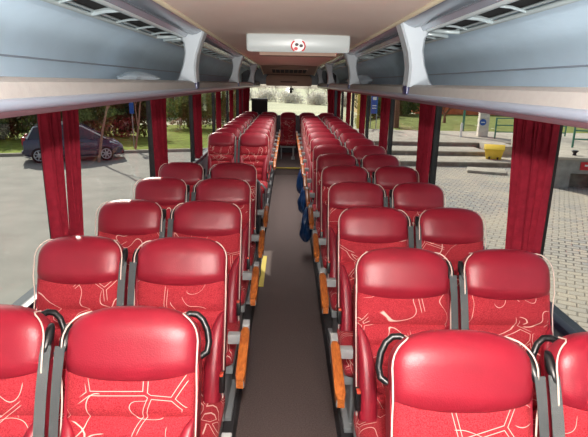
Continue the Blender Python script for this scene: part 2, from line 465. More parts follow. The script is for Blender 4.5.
# ------------------------------------------------------------------ coach body (the setting)
Y0, Y1 = -1.6, 13.4
AF = -.15
def sbox(name, m, a, b, bevel=0):
    return struct(MB().span(a, b).build(name, m, bevel=bevel))
STEP = 10.86; SW0, SW1 = 4.62, 6.62
sbox('floor', M['carpet'], (-.29, Y0, AF-.05), (.29, STEP, AF))
sbox('floor_rear', M['carpet'], (-.29, STEP, AF-.05), (.29, Y1, 0))
sbox('floor_platform_right', M['platform'], (.29, Y0, AF-.05), (1.30, Y1, 0))
sbox('floor_platform_left', M['platform'], (-1.30, Y0, AF-.05), (-.29, SW0, 0))
sbox('floor_platform_left_rear', M['platform'], (-1.30, SW1, AF-.05), (-.29, Y1, 0))
m = MB()
m.span((-.60, SW0, -.50), (-.29, SW1, -.40)); m.span((-.95, SW0, -.75), (-.60, SW1, -.65)); m.span((-1.30, SW0, -1.0), (-.95, SW1, -.9))
m.span((-1.30, SW0-.02, -1.0), (-.29, SW0, -.2)); m.span((-1.30, SW1, -1.0), (-.29, SW1+.02, -.2)); m.span((-.31, SW0, -.45), (-.29, SW1, -.2))
m.span((-.61, SW0, -.70), (-.59, SW1, -.45)); m.span((-.96, SW0, -.95), (-.94, SW1, -.7))
struct(m.build('floor_stairwell', M['platform']))
tag(MB().span((-.285, 4.60, AF), (-.235, 5.50, AF+.006)).build('step_nosing', M['yellow']), 'yellow edge strip on the aisle floor beside the stairwell', 'edge strip')
tag(MB().span((-.285, STEP-.02, 0), (.285, STEP+.05, .006)).build('step_nosing', M['yellow']), 'yellow strip across the far aisle on the step edge', 'edge strip')
SILL = .76
sbox('wall_left', M['wallp'], (-1.32, Y0, -1.1), (-1.23, Y1, SILL))
sbox('wall_right', M['wallp'], (1.23, Y0, -1.1), (1.32, Y1, SILL))
WT = 1.68
sbox('wall_left_upper', M['rackpanel'], (-1.32, Y0, WT), (-1.22, Y1, 2.26))
sbox('wall_right_upper', M['rackpanel'], (1.22, Y0, WT), (1.32, Y1, 2.26))
sbox('roof', M['wallp'], (-1.32, Y0, 2.26), (1.32, Y1, 2.32))
# trims: sill strips, posts
for s, nm in ((-1, 'left'), (1, 'right')):
    sbox('trim_sill_'+nm, M['navy'], (s*1.235, Y0, SILL), (s*1.19, Y1-.1, SILL+.035), .008)
postL = [.6, 2.62, 4.65, 6.65, 8.65, 10.65, 12.7]
postR = [.5, 2.42, 4.36, 6.30, 8.20, 10.15, 12.1]
n = 0; wn = 0
for s, ps in ((-1, postL), (1, postR)):
    for y in ps:
        n += 1; sbox('trim_%d' % n, M['post'], (s*1.30, y-.01, SILL+.0), (s*1.25, y+.04, WT))
    for a, b in zip([Y0]+ps, ps+[Y1]):
        wn += 1
        struct(MB().span((s*1.275, a+.02, SILL), (s*1.269, b-.02, WT)).build('window_%d' % wn, M['glass']))
# ceiling
m = MB(); prof = []
for i in range(13):
    q = -1+i/6; prof.append((.60*q, 2.15+.015*(1-q*q)))
prof += [(.60, 2.2), (-.60, 2.2)]
m.prism(prof, 1, Y0, 11.0); struct(m.build('ceiling', M['ceil'], smooth=20))
m = MB()
m.loft([[(-.60, 11.0, 2.15), (.60, 11.0, 2.15), (.60, 11.0, 2.22), (-.60, 11.0, 2.22)], [(-.60, 12.4, 1.99), (.60, 12.4, 1.99), (.60, 12.4, 2.22), (-.60, 12.4, 2.22)]])
struct(m.build('ceiling_rear', M['ceilrear']))
for s, nm in ((-1, 'left'), (1, 'right')):
    m = MB(); m.tube([(s*.605, Y0, 2.145), (s*.605, 11.0, 2.145), (s*.605, 12.4, 1.99)], .013, 8); struct(m.build('trim_ceiling_'+nm, M['cream'], smooth=50))
# rear wall round the rear window
m = MB()
RW = 1.03
m.span((-1.32, Y1, -1.1), (1.32, Y1+.08, .98)); m.span((-1.32, Y1, 1.76), (1.32, Y1+.08, 2.32)); m.span((-1.32, Y1, .98), (-RW, Y1+.08, 1.76)); m.span((RW, Y1, .98), (1.32, Y1+.08, 1.76))
struct(m.build('wall_rear', M['navy']))
struct(MB().span((-RW, Y1+.03, .98), (RW, Y1+.036, 1.76)).build('window_rear', M['glass']))
# rear bulkhead panel over the window
t = thing('bulkhead_panel', 'beige rounded panel over the rear window with a dark slot', 'panel', (0, 12.45, 1.73))
m = MB(); m.prism([(-.55, .02), (-.53, 0), (.53, 0), (.55, .02), (.55, .18), (.50, .25), (-.50, .25), (-.55, .18)], 1, 0, .93); m.build('panel_shell', M['ceilrear'], t, bevel=.012)
MB().span((-.20, -.012, .085), (.20, .004, .105)).build('slot', M['dark'], t)
t = thing('ceiling_vent', 'dark slatted vent in the ceiling ahead of the rear window', 'vent', (0, 11.75, 2.06))
t.rotation_euler = (R(-6.5), 0, 0)
m = MB(); m.span((-.42, -.34, -.012), (.42, -.30, .01)); m.span((-.42, .30, -.012), (.42, .34, .01)); m.span((-.42, -.3, -.012), (-.38, .3, .01)); m.span((.38, -.3, -.012), (.42, .3, .01)); m.build('vent_frame', M['ceilrear'], t)
MB().span((-.38, -.3, -.004), (.38, .3, .004)).build('vent_back', M['dark'], t)
for i in range(7): MB().box((-.30+.1*i, 0, -.008), (.012, .6, .008)).build('slat', M['ceilrear'], t)
# door beside the stairwell
t = MB()
t.span((-1.262, 4.75, -.95), (-1.225, 4.80, SILL)); t.span((-1.262, 5.55, -.95), (-1.225, 5.60, SILL)); t.span((-1.262, 4.75, .70), (-1.225, 5.6, .755)); t.span((-1.262, 4.75, -.95), (-1.225, 5.6, -.85))
struct(t.build('door_1', M['navy']))

# ------------------------------------------------------------------ luggage racks
def rack(s, brackets, label):
    root = thing('overhead_luggage_rack', label, 'luggage rack', (s*.95, 0, 1.70))
    def X(pts): return [(s*x-s*.95, z-1.70) for x, z in pts]
    ya, yb = Y0, 12.4
    m = MB(); m.prism(X([(.735, 1.803), (.705, 1.800), (.690, 1.790), (.683, 1.752), (.70, 1.748), (.74, 1.765), (1.20, 1.735), (1.20, 1.75), (.745, 1.785)]), 1, ya, yb)
    m.build('shelf', M['racklip'], root, smooth=30)
    m = MB(); pts = []
    for i in range(9):
        a = R(80-25*i+0); pts.append((.694-.020*math.cos(R(-70+17.5*i)), 1.738+.017*math.sin(R(70-17.5*i))))
    m.prism(X(pts+[(.74, 1.728), (.74, 1.752)]), 1, ya, yb); m.build('lip_rail', M['rackrail'], root, smooth=50)
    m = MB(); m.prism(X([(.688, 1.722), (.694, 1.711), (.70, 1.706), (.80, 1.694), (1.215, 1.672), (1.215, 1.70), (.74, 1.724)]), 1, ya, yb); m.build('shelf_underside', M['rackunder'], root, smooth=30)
    back = [(1.20, 1.75), (1.195, 1.84), (1.183, 1.886), (1.1815, 1.889), (1.168, 1.93), (1.13, 1.99), (1.07, 2.045), (.98, 2.09), (.93, 2.105)]
    m = MB(); m.prism(X(back+[(x+.02, z+.012) for x, z in back[::-1]]), 1, ya, yb); m.build('back_panel', M['rackpanel'], root, smooth=25)
    m = MB(); m.prism(X([(1.184, 1.884), (1.176, 1.886), (1.176, 1.892), (1.184, 1.894)]), 1, ya, yb); m.build('seam_strip', M['rackrail'], root)
    # cove between grille and ceiling
    cv = [(.735, 2.095), (.72, 2.118), (.69, 2.112), (.66, 2.118), (.63, 2.135), (.605, 2.15)]
    m = MB(); m.prism(X(cv+[(x, z+.04) for x, z in cv[::-1]]), 1, ya, yb); m.build('cove_panel', M['cove'], root, smooth=35)
    # air grille: dark channel, long rails and slanting ribs
    m = MB(); m.prism(X([(.73, 2.125), (.95, 2.105), (.95, 2.15), (.73, 2.17)]), 1, ya, yb); m.build('grille_channel', M['dark'], root)
    ends = [ya]+brackets+[yb]
    for a, b in zip(ends[:-1], ends[1:]):
        a2, b2 = a+.12, b-.14
        if b2-a2 < .5: continue
        g = MB()
        def gp(x, z, y): return (s*x-s*.95, y, z-1.70)
        for x, z, r in ((.752, 2.098, .016), (.93, 2.088, .012), (.905, 2.100, .006)):
            g.tube([gp(x, z, a2), gp(x, z, b2)], r, 8)
        for e, sg in ((a2, -1), (b2, 1)):
            g.tube([gp(.752, 2.098, e), gp(.80, 2.096, e+sg*.04), gp(.88, 2.092, e+sg*.04), gp(.93, 2.088, e)], .012, 8)
        y = a2+.12; k = 0
        while y < b2-.1:
            big = (k % 4 == 3)
            g.tube([gp(.752, 2.100, y), gp(.84, 2.098, y+.03), gp(.93, 2.090, y+.09)], .012 if big else .006, 6); y += .34; k += 1
        g.build('air_grille', M['grille'], root, smooth=50)
    inner = [(.605, 2.142), (.635, 2.065), (.664, 1.98), (.678, 1.90), (.676, 1.84), (.672, 1.79)]
    outer = [(.83, 1.785), (.80, 1.83), (.768, 1.91), (.752, 1.99), (.757, 2.055), (.79, 2.118)]
    for y in brackets:
        m = MB()
        rs = []
        for t, e in ((-.075, .012), (-.06, 0), (.06, 0), (.075, .012)):
            rs.append([gp_(s, x+e, z, y+t) for x, z in inner]+[gp_(s, x-e, z, y+t) for x, z in outer])
        m.loft(rs); bo = m.build('support_bracket', M['bracket'], root, smooth=35)
        c = MB(); c.box((s*.682-s*.95, y, 1.772-1.70), (.022, .11, .052)); tag(c.build('lip_clip', M['navyclip'], bo, bevel=.006), 'navy clip on the shelf lip')
    return root
def gp_(s, x, z, y): return (s*x-s*.95, y, z-1.70)
rack(-1, [3.78, 6.95, 10.1], 'grey overhead luggage rack running along the left side')
rack(1, [3.06, 5.95, 9.1, 11.9], 'grey overhead luggage rack running along the right side')

def lump(name, m, loc, dims, seed, label, cat, group=None, droop=0):
    rnd = random.Random(seed); ph = [rnd.uniform(0, 6.28) for _ in range(8)]
    b = MB(); rs = []; n = 28
    for i in range(17):
        th = PI*(.02+.96*i/16); rr = []
        for k in range(n):
            a = 2*PI*k/n
            f = 1+.13*math.sin(3*a+ph[0]+2*th)+.09*math.sin(5*a+ph[1]-3*th)+.06*math.sin(9*a+ph[2]+5*th)+.05*math.sin(7*th+ph[3])
            w = math.sin(th)*f
            if droop: w *= .55+.55*(1-math.cos(th))/2
            rr.append((dims[0]/2*w*math.cos(a), dims[1]/2*w*math.sin(a), dims[2]*(.5+.5*math.cos(th))))
        rs.append(rr)
    b.loft(rs)
    o = b.build(name, m, None, smooth=35, loc=loc); tag(o, label, cat, group); return o
lump('plastic_bag', M['clearbag'], (.95, 6.9, 1.755), (.30, .42, .17), 3, 'crumpled pale plastic bag lying in the right luggage rack', 'bag')
lump('plastic_bag', M['clearbag'], (-1.02, 3.45, 1.755), (.24, .40, .10), 5, 'crumpled pale plastic bag lying in the left luggage rack beside the white bracket', 'bag')
for i, (y, z, h, lab) in enumerate(((5.60, .0, .42, 'nearest'), (6.85, .02, .38, 'middle'), (8.35, -.02, .42, 'farthest'))):
    lump('rubbish_bag', M['bluebag'], (.215, y, z), (.15, .26, h), 20+i, 'blue plastic bag hanging beside the right aisle seats, %s of the three' % lab, 'bag', 'blue bags along the aisle', 1)

# fold down monitor on the ceiling
t = thing('ceiling_monitor', 'white fold-down monitor housing with a round red logo on the ceiling', 'monitor', (.055, 4.08, 2.02))
m = MB(); rs = []
for x, e in ((-.40, .6), (-.395, .85), (-.38, 1), (.38, 1), (.395, .85), (.40, .6)):
    rs.append([(x, .0+.02*(1-e), .065-.055*e), (x, .22, .065-.03*e), (x, .26, .07), (x, .24, .155), (x, .02, .155), (x, -.012+.02*(1-e), .065+.075*e), (x, -.018+.02*(1-e), .065)])
m.loft(rs); m.build('housing', M['monitor'], t, smooth=40, bevel=.006)
MB().span((-.30, .03, -.012), (.30, .20, .03)).build('screen_recess', M['ceilrear'], t)
lg = MB()
def disc(mb, cx, cz, r, y, n=24): mb.loft([[(cx+r*math.cos(2*PI*k/n), yy, cz+r*.8*math.sin(2*PI*k/n)) for k in range(n)] for yy in (y, y-.004)])
disc(lg, 0, .062, .058, -.018); lo = lg.build('logo_plate', M['white'], t)
ar = MB()
for a0, a1 in ((125, 235), (-55, 55)):
    ar.tube([(.052*math.cos(R(a0+(a1-a0)*i/10)), -.024, .056+.044*math.sin(R(a0+(a1-a0)*i/10))) for i in range(11)], .006, 6)
ar.build('logo_arc', M['logored'], lo, smooth=50)
d1 = MB(); disc(d1, -.012, .066, .014, -.022); disc(d1, .022, .058, .014, -.022); d1.build('logo_dot', M['logodark'], lo)
d2 = MB(); disc(d2, -.018, .036, .015, -.022); d2.build('logo_dot', M['logored'], lo)

# black box by the rear window and the small camera under its top edge
t = thing('storage_box', 'black box standing beside the rear window, left of the middle', 'box', (-.74, 13.15, .98))
MB().span((-.20, -.12, 0), (.20, .12, .42)).build('box_body', M['dark'], t, bevel=.015)
MB().span((-.205, -.125, .38), (.205, .125, .43)).build('lid', M['blackp'], t, bevel=.01)
MB().span((-.25, -.18, -.98), (.25, .18, 0)).build('box_plinth', M['platform'], t)
t = thing('rear_camera', 'small black camera hanging at the top of the rear window', 'camera', (.06, 13.36, 1.55))
MB().box((0, 0, .10), (.13, .03, .05)).build('mount', M['blackp'], t, bevel=.006)
MB().span((-.015, -.012, .12), (.015, .012, .172)).build('stem', M['blackp'], t)
MB().cyl((0, .02, .05), (0, -.06, .035), .038).build('lens_body', M['blackp'], t, smooth=40)

# guard at the stairwell
t = thing('stair_guard_rail', 'grey metal guard rail beside the stairwell behind the left front block', 'rail', (-.29, 4.78, 0))
MB().tube([(0, .10, -.14), (0, .06, .4), (0, .0, .86), (-.05, -.01, .92), (-.76, -.01, .92), (-.82, 0, .86), (-.82, 0, .02)], .018, 10).build('rail_tube', M['steel'], t, smooth=50)
MB().span((-.80, -.012, .10), (-.04, .012, .80)).build('guard_panel', M['navy'], t, bevel=.005)
t = thing('stair_guard_rail', 'grey metal guard rail before the first seats beyond the stairwell', 'rail', (-.30, 6.60, 0))
MB().tube([(0, 0, .0), (0, 0, .42), (-.05, 0, .48), (-.82, 0, .48), (-.88, 0, .42), (-.88, 0, .0)], .018, 10).build('rail_tube', M['steel'], t, smooth=50)
MB().span((-.84, -.012, .05), (-.04, .012, .42)).build('guard_panel', M['leather'], t, bevel=.005)

# ------------------------------------------------------------------ curtains
def curtain(s, yc, wid, label, seed, lean=0, zb=.82, k=0):
    rnd = random.Random(seed); nf = rnd.choice((4, 5)); ph = rnd.uniform(0, 6)
    b = MB(); rows = []; nu, nv = 44, 16
    def pt(u, v, off):
        z = 1.668+(zb-1.668)*v
        w = wid*(1-.54*v**1.1)
        a = .014+.010*v
        y = yc-k*.036*v**1.2-lean*v+(u-.5)*w
        x = 1.192-a*math.sin(u*nf*2*PI+ph+.6*math.sin(3*v))-.006*math.sin(u*17+ph)
        return (s*(x+off), y, z)
    rings = []
    for j in range(nv+1):
        v = j/nv
        rings.append([pt(i/nu, v, -.002) for i in range(nu+1)]+[pt(i/nu, v, .002) for i in range(nu, -1, -1)])
    b.loft(rings)
    return tag(b.build('curtain', M['curtain'], None, smooth=60), label, 'curtain', 'red curtains gathered at the window posts')
sd = 0
for s, ps, nm in ((-1, postL, 'left'), (1, postR, 'right')):
    for i, y in enumerate(ps[1:]):
        for k, side in ((-1, 'near'), (1, 'far')):
            sd += 1
            curtain(s, y+(.03 if s < 0 else .05)+k*.122, .186, 'red pleated curtain at the %s side of the %s window post on the %s' % (side, ORD[i], nm), sd, lean=.06 if i == 0 else 0, k=k)
for s, nm in ((-1, 'left'), (1, 'right')):
    b = MB(); rs = []
    for j in range(9):
        z = 1.70-.80*j/8
        rs.append([(s*(1.19-.20*(i/20)*(1-.25*j/8)), 13.28+.02*math.sin(i*1.3), z) for i in range(21)]+[(s*(1.19-.20*(i/20)*(1-.25*j/8)), 13.285+.02*math.sin(i*1.3), z) for i in range(20, -1, -1)])
    b.loft(rs); tag(b.build('curtain', M['curtain'], None, smooth=60), 'red curtain at the %s edge of the rear window' % nm, 'curtain')

# ------------------------------------------------------------------ outdoors
G = -1.4
sbox('ground', M['field'], (-260, -60, G-.5), (260, 320, G-.02))
struct(MB().prism([(-60, -40), (0, -40), (0, 25.2), (-6.4, 23.0), (-12, 21.0), (-60, 4.0)], 2, G-.3, G).build('asphalt_yard', M['asphalt']))
struct(MB().prism([(0, -40), (60, -40), (60, 34), (0, 34)], 2, G-.3, G+.001).build('cobbled_yard', M['cobble']))
ka = Vector((-60, 4.2, 0)); kb = Vector((0, 25.3, 0)); kd = (kb-ka).normalized(); kn = Vector((-kd.y, kd.x, 0))
def kp(t, o): p = kb-kd*t+kn*o; return (p.x, p.y)
struct(MB().prism([kp(0, 0), kp(60, 0), kp(60, .18), kp(0, .18)], 2, G-.2, G+.12).build('kerb', M['concrete']))
struct(MB().prism([kp(-2, .18), kp(60, .18), kp(60, 14), kp(-2, 14)], 2, G-.2, G+.10).build('grass_verge', M['verge']))

def leaves(mb, rnd, c, r, n, size):
    for _ in range(n):
        while True:
            d = Vector((rnd.uniform(-1,1), rnd.uniform(-1,1), rnd.uniform(-1,1)))
            if .3 < d.length < 1: break
        p = Vector(c)+Vector((d.x*r[0], d.y*r[1], d.z*r[2]))
        e = Euler((rnd.uniform(0,6.3), rnd.uniform(0,6.3), rnd.uniform(0,6.3))).to_matrix(); s_ = size*rnd.uniform(.6, 1.3)
        mb.add([p+e @ Vector(q) for q in ((-s_*.5, 0, 0), (0, -s_*.28, s_*.1), (s_*.6, 0, 0), (0, s_*.28, s_*.1))], [(0,1,2,3)])
def shrub(name, loc, r, n, size, m, label, cat, seed, group=None):
    rnd = random.Random(seed); t = thing(name, label, cat, loc, 0, group)
    mb = MB()
    for k in range(9):
        q = Vector((rnd.uniform(-.45,.45)*r[0], rnd.uniform(-.4,.4)*r[1], r[2]*rnd.uniform(.42, 1.15)))
        leaves(mb, rnd, q, (r[0]*.62, r[1]*.62, r[2]*.62), n//9, size)
    mb.build('foliage', m, t)
    st = MB()
    for k in range(7):
        a = rnd.uniform(0, 6.3); st.tube([(0, 0, 0), (r[0]*.25*math.cos(a), r[1]*.25*math.sin(a), r[2]*.6), (r[0]*.6*math.cos(a), r[1]*.5*math.sin(a), r[2]*1.4)], [.05, .03, .01], 5)
    st.build('stem', M['bark'], t)
    return t
rel = ['leftmost, behind the tail of the parked car', 'behind the roof of the parked car', 'behind the bonnet of the parked car', 'right of the parked car']
for i, tt in enumerate((17.0, 13.6, 10.4, 7.4)):
    p = kp(tt, 3.0+3.3*(i % 2))
    shrub('hedge_shrub', (p[0], p[1], G+.1), (2.3, 1.5, 2.3), 5600, .25, M['leafd'], 'dense dark green shrub on the verge, '+rel[i], 'shrub', 40+i, 'shrubs on the verge')
for i, tt in enumerate((24.5, 21.0)):
    p = kp(tt, 3.0+3.3*(i % 2))
    shrub('hedge_shrub', (p[0], p[1], G+.1), (2.4, 1.5, 2.2), 3200, .22, M['leafd'], 'dense dark green shrub on the verge beyond the left edge of view', 'shrub', 50+i, 'shrubs on the verge')
for i, (x, y, r, lab) in enumerate(((-6.6, 34.5, 2.2, 'pale olive shrub behind the second curtain on the left'), (-5.6, 41, 2.6, 'pale olive shrub behind the third curtain on the left'))):
    shrub('garden_shrub', (x, y, G+.05), (r, r*.8, r*.75), 2600, .22, M['leafp'], lab, 'shrub', 60+i)

def bare_tree(name, loc, h, seed, m, label, cat='tree', lean=(0, 0), trunk_r=.1, depth=5, spread=.55, group=None, first=.35, tw=.35):
    rnd = random.Random(seed); t = thing(name, label, cat, loc, 0, group)
    tk, br = MB(), MB()
    def grow(p, d, L, r, lev):
        q = p+d*L*.5+Vector((rnd.uniform(-1,1), rnd.uniform(-1,1), 0))*L*.04; e = p+d*L
        (tk if lev == 0 else br).tube([p, q, e], [r, r*.8, r*.6], 5 if lev < 2 else 3, cap=False)
        if lev >= depth: return
        for k in range(3 if lev < depth-1 else 4):
            dd = (d+Vector((rnd.uniform(-1,1), rnd.uniform(-1,1), rnd.uniform(-.35,.75)))*spread).normalized()
            grow(e if k < 2 else p+d*L*rnd.uniform(.5, .95), dd, L*rnd.uniform(.6, .85), r*.55, lev+1)
    grow(Vector((0,0,0)), Vector((lean[0], lean[1], 1)).normalized(), h*first, trunk_r, 0)
    tk.build('trunk', m, t, smooth=60); br.build('branches', m, t)
    return t
bare_tree('young_tree', (-7.55, 20.0, G), 4.6, 3, M['barkpink'], 'slim bare young tree leaning right before the wheel of the parked car', lean=(.22, .05), trunk_r=.06, depth=3, first=.55, spread=.4)
bare_tree('young_tree', (-7.05, 23.3, G+.1), 4.2, 5, M['barkpink'], 'slim bare young tree leaning right beyond the bonnet of the parked car', lean=(.15, .05), trunk_r=.05, depth=3, first=.5, spread=.4)
t = thing('street_sign', 'small blue sign on a thin post beyond the parked car', 'sign', (-7.25, 23.8, G+.1))
MB().cyl((0, 0, 0), (0, 0, 2.1), .025, 8).build('post', M['greyp'], t); MB().box((0, -.03, 1.85), (.2, .02, .5)).build('sign_board', M['bluesign'], t)

# houses on the left far side
def house(name, loc, rz, size, wall, roof, label, wins):
    t = thing(name, label, 'building', loc, rz)
    w, d, h, rh = size
    MB().span((-w/2, -d/2, 0), (w/2, d/2, h)).build('wall', wall, t)
    MB().prism([(-d/2-.3, h), (0, h+rh), (d/2+.3, h)], 0, -w/2-.3, w/2+.3).build('roof', roof, t)
    for x, z in wins:
        f = MB().span((x-.5, -d/2-.04, z), (x+.5, -d/2+.02, z+1.2)).build('window', M['white'], t)
        g = MB(); g.span((x-.43, -d/2-.06, z+.07), (x-.03, -d/2-.03, z+1.13)); g.span((x+.03, -d/2-.06, z+.07), (x+.43, -d/2-.03, z+1.13)); g.build('pane', M['winglass'], f)
    return t
house('brick_house', (-10.5, 50, G), R(12), (12, 7, 3.0, 2.2), M['brick'], M['brick'], 'reddish-brown house behind the shrubs on the left', [(-3, 1), (0, 1), (3, 1)])

# parked car (nose towards +x)
t = thing('parked_car', 'dark blue hatchback parked at the kerb outside the left windows', 'car', (-8.75, 20.75, G), R(22)); t.scale = (.91, .91, .95)
def sect(x, zb, zt, wb, wt):
    return [(x, -wb, zb+.08), (x, -wb*.92, zb), (x, wb*.92, zb), (x, wb, zb+.08), (x, wb, (zb+zt)*.55), (x, wt, zt-.06), (x, wt*.9, zt), (x, -wt*.9, zt), (x, -wt, zt-.06), (x, -wb, (zb+zt)*.55)]
m = MB(); m.loft([sect(x, zb, zt, wb, wt) for x, zb, zt, wb, wt in ((-2.05, .42, .82, .70, .66), (-2.0, .30, .98, .80, .74), (-1.7, .24, 1.02, .85, .78), (-.6, .22, 1.0, .86, .80), (.6, .22, .98, .86, .80), (1.1, .22, .97, .86, .78), (1.5, .24, .86, .84, .72), (1.85, .26, .74, .78, .62), (2.02, .34, .60, .66, .50))])
body = m.build('body', M['carpaint'], t, smooth=35)
gl = [(-1.86, .98), (-1.55, 1.46), (-.9, 1.56), (-.1, 1.56), (.35, 1.45), (1.32, .93)]
m = MB(); m.loft([[(x, y*(.77-.16*max(0, (z-.95)/.6)), z) for x, z in gl] for y in (-1, 1)]); m.build('cabin_glass', M['carglass'], t)
m = MB(); m.loft([[(x, y, z) for x, z in ((-1.62, 1.42), (-1.5, 1.50), (-.9, 1.59), (-.1, 1.59), (.38, 1.46), (.33, 1.43), (-.1, 1.54), (-.9, 1.54), (-1.5, 1.44))] for y in (-.63, .63)]); m.build('roof_panel', M['carpaint'], t, smooth=30)
for s in (-1, 1):
    m = MB()
    for q in ([(-1.84, .77, .98), (-1.56, .64, 1.44), (-.9, .62, 1.56), (-.1, .62, 1.56), (.36, .65, 1.45), (1.30, .77, .95)],):
        m.tube([(x, s*y, z) for x, y, z in q], .028, 6)
    m.build('roof_pillar', M['carpaint'] if s > 0 else M['alloy'], t, smooth=50)  # near side in alloy: the roof-edge highlight is painted as a silver strip
    m = MB()
    for x0, z1 in ((-.95, 1.55), (.02, 1.54)): m.tube([(x0, s*.775, .98), (x0, s*.63, z1)], .035, 6)
    m.build('door_pillar', M['carpaint'], t)
    MB().box((.72, s*.90, 1.0), (.16, .16, .11)).build('wing_mirror', M['carpaint'], t, bevel=.03)
    for x in (-.72, .30): MB().box((x, s*.855, .80), (.18, .03, .03)).build('door_handle', M['cartrim'], t, bevel=.008)
    MB().box((1.62, s*.63, .70), (.42, .16, .12), (0, R(24), R(-14*s))).build('headlamp', M['lamp'], t, bevel=.03)
    MB().box((-1.98, s*.70, .90), (.14, .10, .34)).build('tail_lamp', M['tail'], t, bevel=.02)
    for x in (-1.42, 1.27):
        wv = MB(); wv.tube([(x, s*.68, .31), (x, s*.70, .31), (x, s*.865, .31), (x, s*.88, .31)], [.28, .31, .31, .27], 24); wo = wv.build('wheel', M['tyre'], t, smooth=40)
        hb = MB(); hb.cyl((x, s*.85, .31), (x, s*.886, .31), .09, 16)
        for k in range(7):
            a = 2*PI*k/7; hb.tube([(x, s*.885, .31), (x+.19*math.cos(a), s*.885, .31+.19*math.sin(a))], .026, 6)
        hb.tube([(x+.205*math.cos(2*PI*k/20), s*.882, .31+.205*math.sin(2*PI*k/20)) for k in range(21)], .022, 6)
        hb.build('hubcap', M['alloy'], wo, smooth=40)
MB().span((1.80, -.66, .26), (2.06, .66, .44)).build('front_bumper', M['cartrim'], t, bevel=.04)
MB().span((-2.10, -.70, .34), (-1.9, .70, .50)).build('rear_bumper', M['carpaint'], t, bevel=.04)

# terraces on the right
def slab(name, poly, z0, z1, label, cat, m='concrete', group=None):
    o = MB().prism(poly, 2, z0, z1).build(name, M[m], None, bevel=.015); return tag(o, label, cat, group)
def step(x0, y0, x1, y1, z0, z1, label):
    t = thing('concrete_step', label, 'step', ((x0+x1)/2, y0, z0), 0, 'broad concrete steps')
    w = (x1-x0)/2
    MB().span((-w, .04, 0), (w, y1-y0, z1-z0-.05)).build('riser', M['concdark'], t)
    MB().span((-w, 0, z1-z0-.05), (w, y1-y0, z1-z0)).build('tread', M['concrete'], t, bevel=.01)
step(3.0, 20.4, 10.4, 22.3, G, G+.19, 'long low concrete step, nearest of the three beside the yellow bin')
step(3.0, 22.3, 9.0, 24.3, G, G+.38, 'long concrete step, middle of the three left of the yellow bin')
step(3.0, 24.3, 40, 31, G, G+.57, 'broad concrete terrace above the two lower steps')
slab('ramp_wall', [(9.3, 22.4), (10.35, 22.4), (10.35, 24.25), (9.3, 24.25)], G, G+.62, 'pale concrete block behind the yellow bin', 'wall')
slab('paving_slab', [(6.9, 18.9), (8.2, 18.4), (8.5, 19.3), (7.2, 19.8)], G, G+.10, 'low flat paving slab on the cobbles before the steps', 'slab')
# grit bin
t = thing('grit_bin', 'yellow plastic grit bin on the concrete steps', 'grit bin', (8.90, 21.45, G+.19), R(-22)); t.scale = (.84, .84, 1)
m = MB(); m.loft([[(-.36, -.24, 0), (.36, -.24, 0), (.36, .24, 0), (-.36, .24, 0)], [(-.46, -.32, .40), (.46, -.32, .40), (.46, .32, .40), (-.46, .32, .40)]]); m.build('bin_body', M['gritbin'], t, bevel=.03)
m = MB(); m.prism([(-.36, .40), (-.36, .44), (.0, .62), (.34, .58), (.36, .40)], 0, -.5, .5); m.build('bin_lid', M['gritbin'], t, bevel=.02)
for x in (-.2, .2): MB().box((x, -.29, .06), (.09, .05, .10)).build('fork_slot', M['dark'], t)
# pillar with blue sign
t = thing('gate_pillar', 'pale stone pillar carrying a round blue sign', 'pillar', (10.6, 27.4, G+.57), R(-10))
m = MB()
for k in range(6): m.box((0, 0, .12+.24*k), (.50+.02*(k % 2), .50+.02*(k % 2), .235))
m.box((0, 0, 1.49), (.62, .62, .10)); m.build('pillar_body', M['palestone'], t, bevel=.02)
m = MB(); m.cyl((-.08, -.25, .78), (-.08, -.30, .78), .17, 24); sg = m.build('sign_disc', M['bluesign'], t)
m = MB(); m.box((-.08, -.305, .78), (.2, .012, .05)); m.build('sign_arrow', M['white'], sg)
# railings
def railing(x0, y0, x1, y1, z, nposts, label, h=1.05):
    t = thing('green_railing', label, 'railing', (x0, y0, z)); d = Vector((x1-x0, y1-y0, 0))
    for hh in (h, h*.66, h*.33): MB().tube([(0, 0, hh), (d.x, d.y, hh)], .028, 8).build('rail', M['green'], t, smooth=50)
    for k in range(nposts):
        p = d*(k/(nposts-1)); MB().cyl((p.x, p.y, 0), (p.x, p.y, h+.03), .04, 10).build('post', M['green'], t, smooth=50)
railing(10.9, 26.4, 14.6, 26.4, G+.57, 3, 'green tubular railing right of the stone pillar')
railing(11.2, 19.6, 17.5, 17.6, G+.95, 4, 'green tubular railing on the bank behind the grey concrete block', 1.0)
# concrete block with red sign
t = thing('concrete_bunker', 'grey concrete block with dark recesses and a red sign at the right edge', 'block', (8.75, 16.2, G), R(-9))
m = MB(); m.span((0, 0, 0), (.55, 1.6, .95)); m.span((.55, 0, .50), (4.6, 1.6, .95)); m.span((.55, .45, 0), (4.6, 1.6, .5)); m.span((1.35, 0, 0), (1.45, .45, .5)); m.span((2.9, 0, 0), (3.1, .45, .5)); m.build('block_body', M['concgrey'], t)
MB().span((-.08, -.06, .95), (4.65, 1.7, 1.03)).build('cap_slab', M['concrete'], t, bevel=.015)
MB().span((.56, .43, .0), (4.6, .452, .5)).build('recess_panel', M['concdark'], t)
sg = MB().box((1.08, -.02, .76), (.55, .03, .26)).build('sign_board', M['redsign'], t)
MB().box((1.10, -.04, .78), (.34, .012, .05)).build('sign_bar', M['white'], sg)
tag(MB().tube([(9.6, 16.6, G+1.03), (9.6, 16.6, G+1.10), (9.6, 16.6, G+1.18), (9.6, 16.6, G+1.2)], [.07, .05, .12, .10], 14).build('vent_cap', M['blackp'], None, smooth=40), 'small black cap on top of the grey concrete block', 'cap')
slab('bank', [(9.6, 17.9), (40, 12.0), (40, 24.2), (10.8, 24.2), (10.6, 20)], G, G+.95, 'raised paved bank behind the grey concrete block', 'bank')
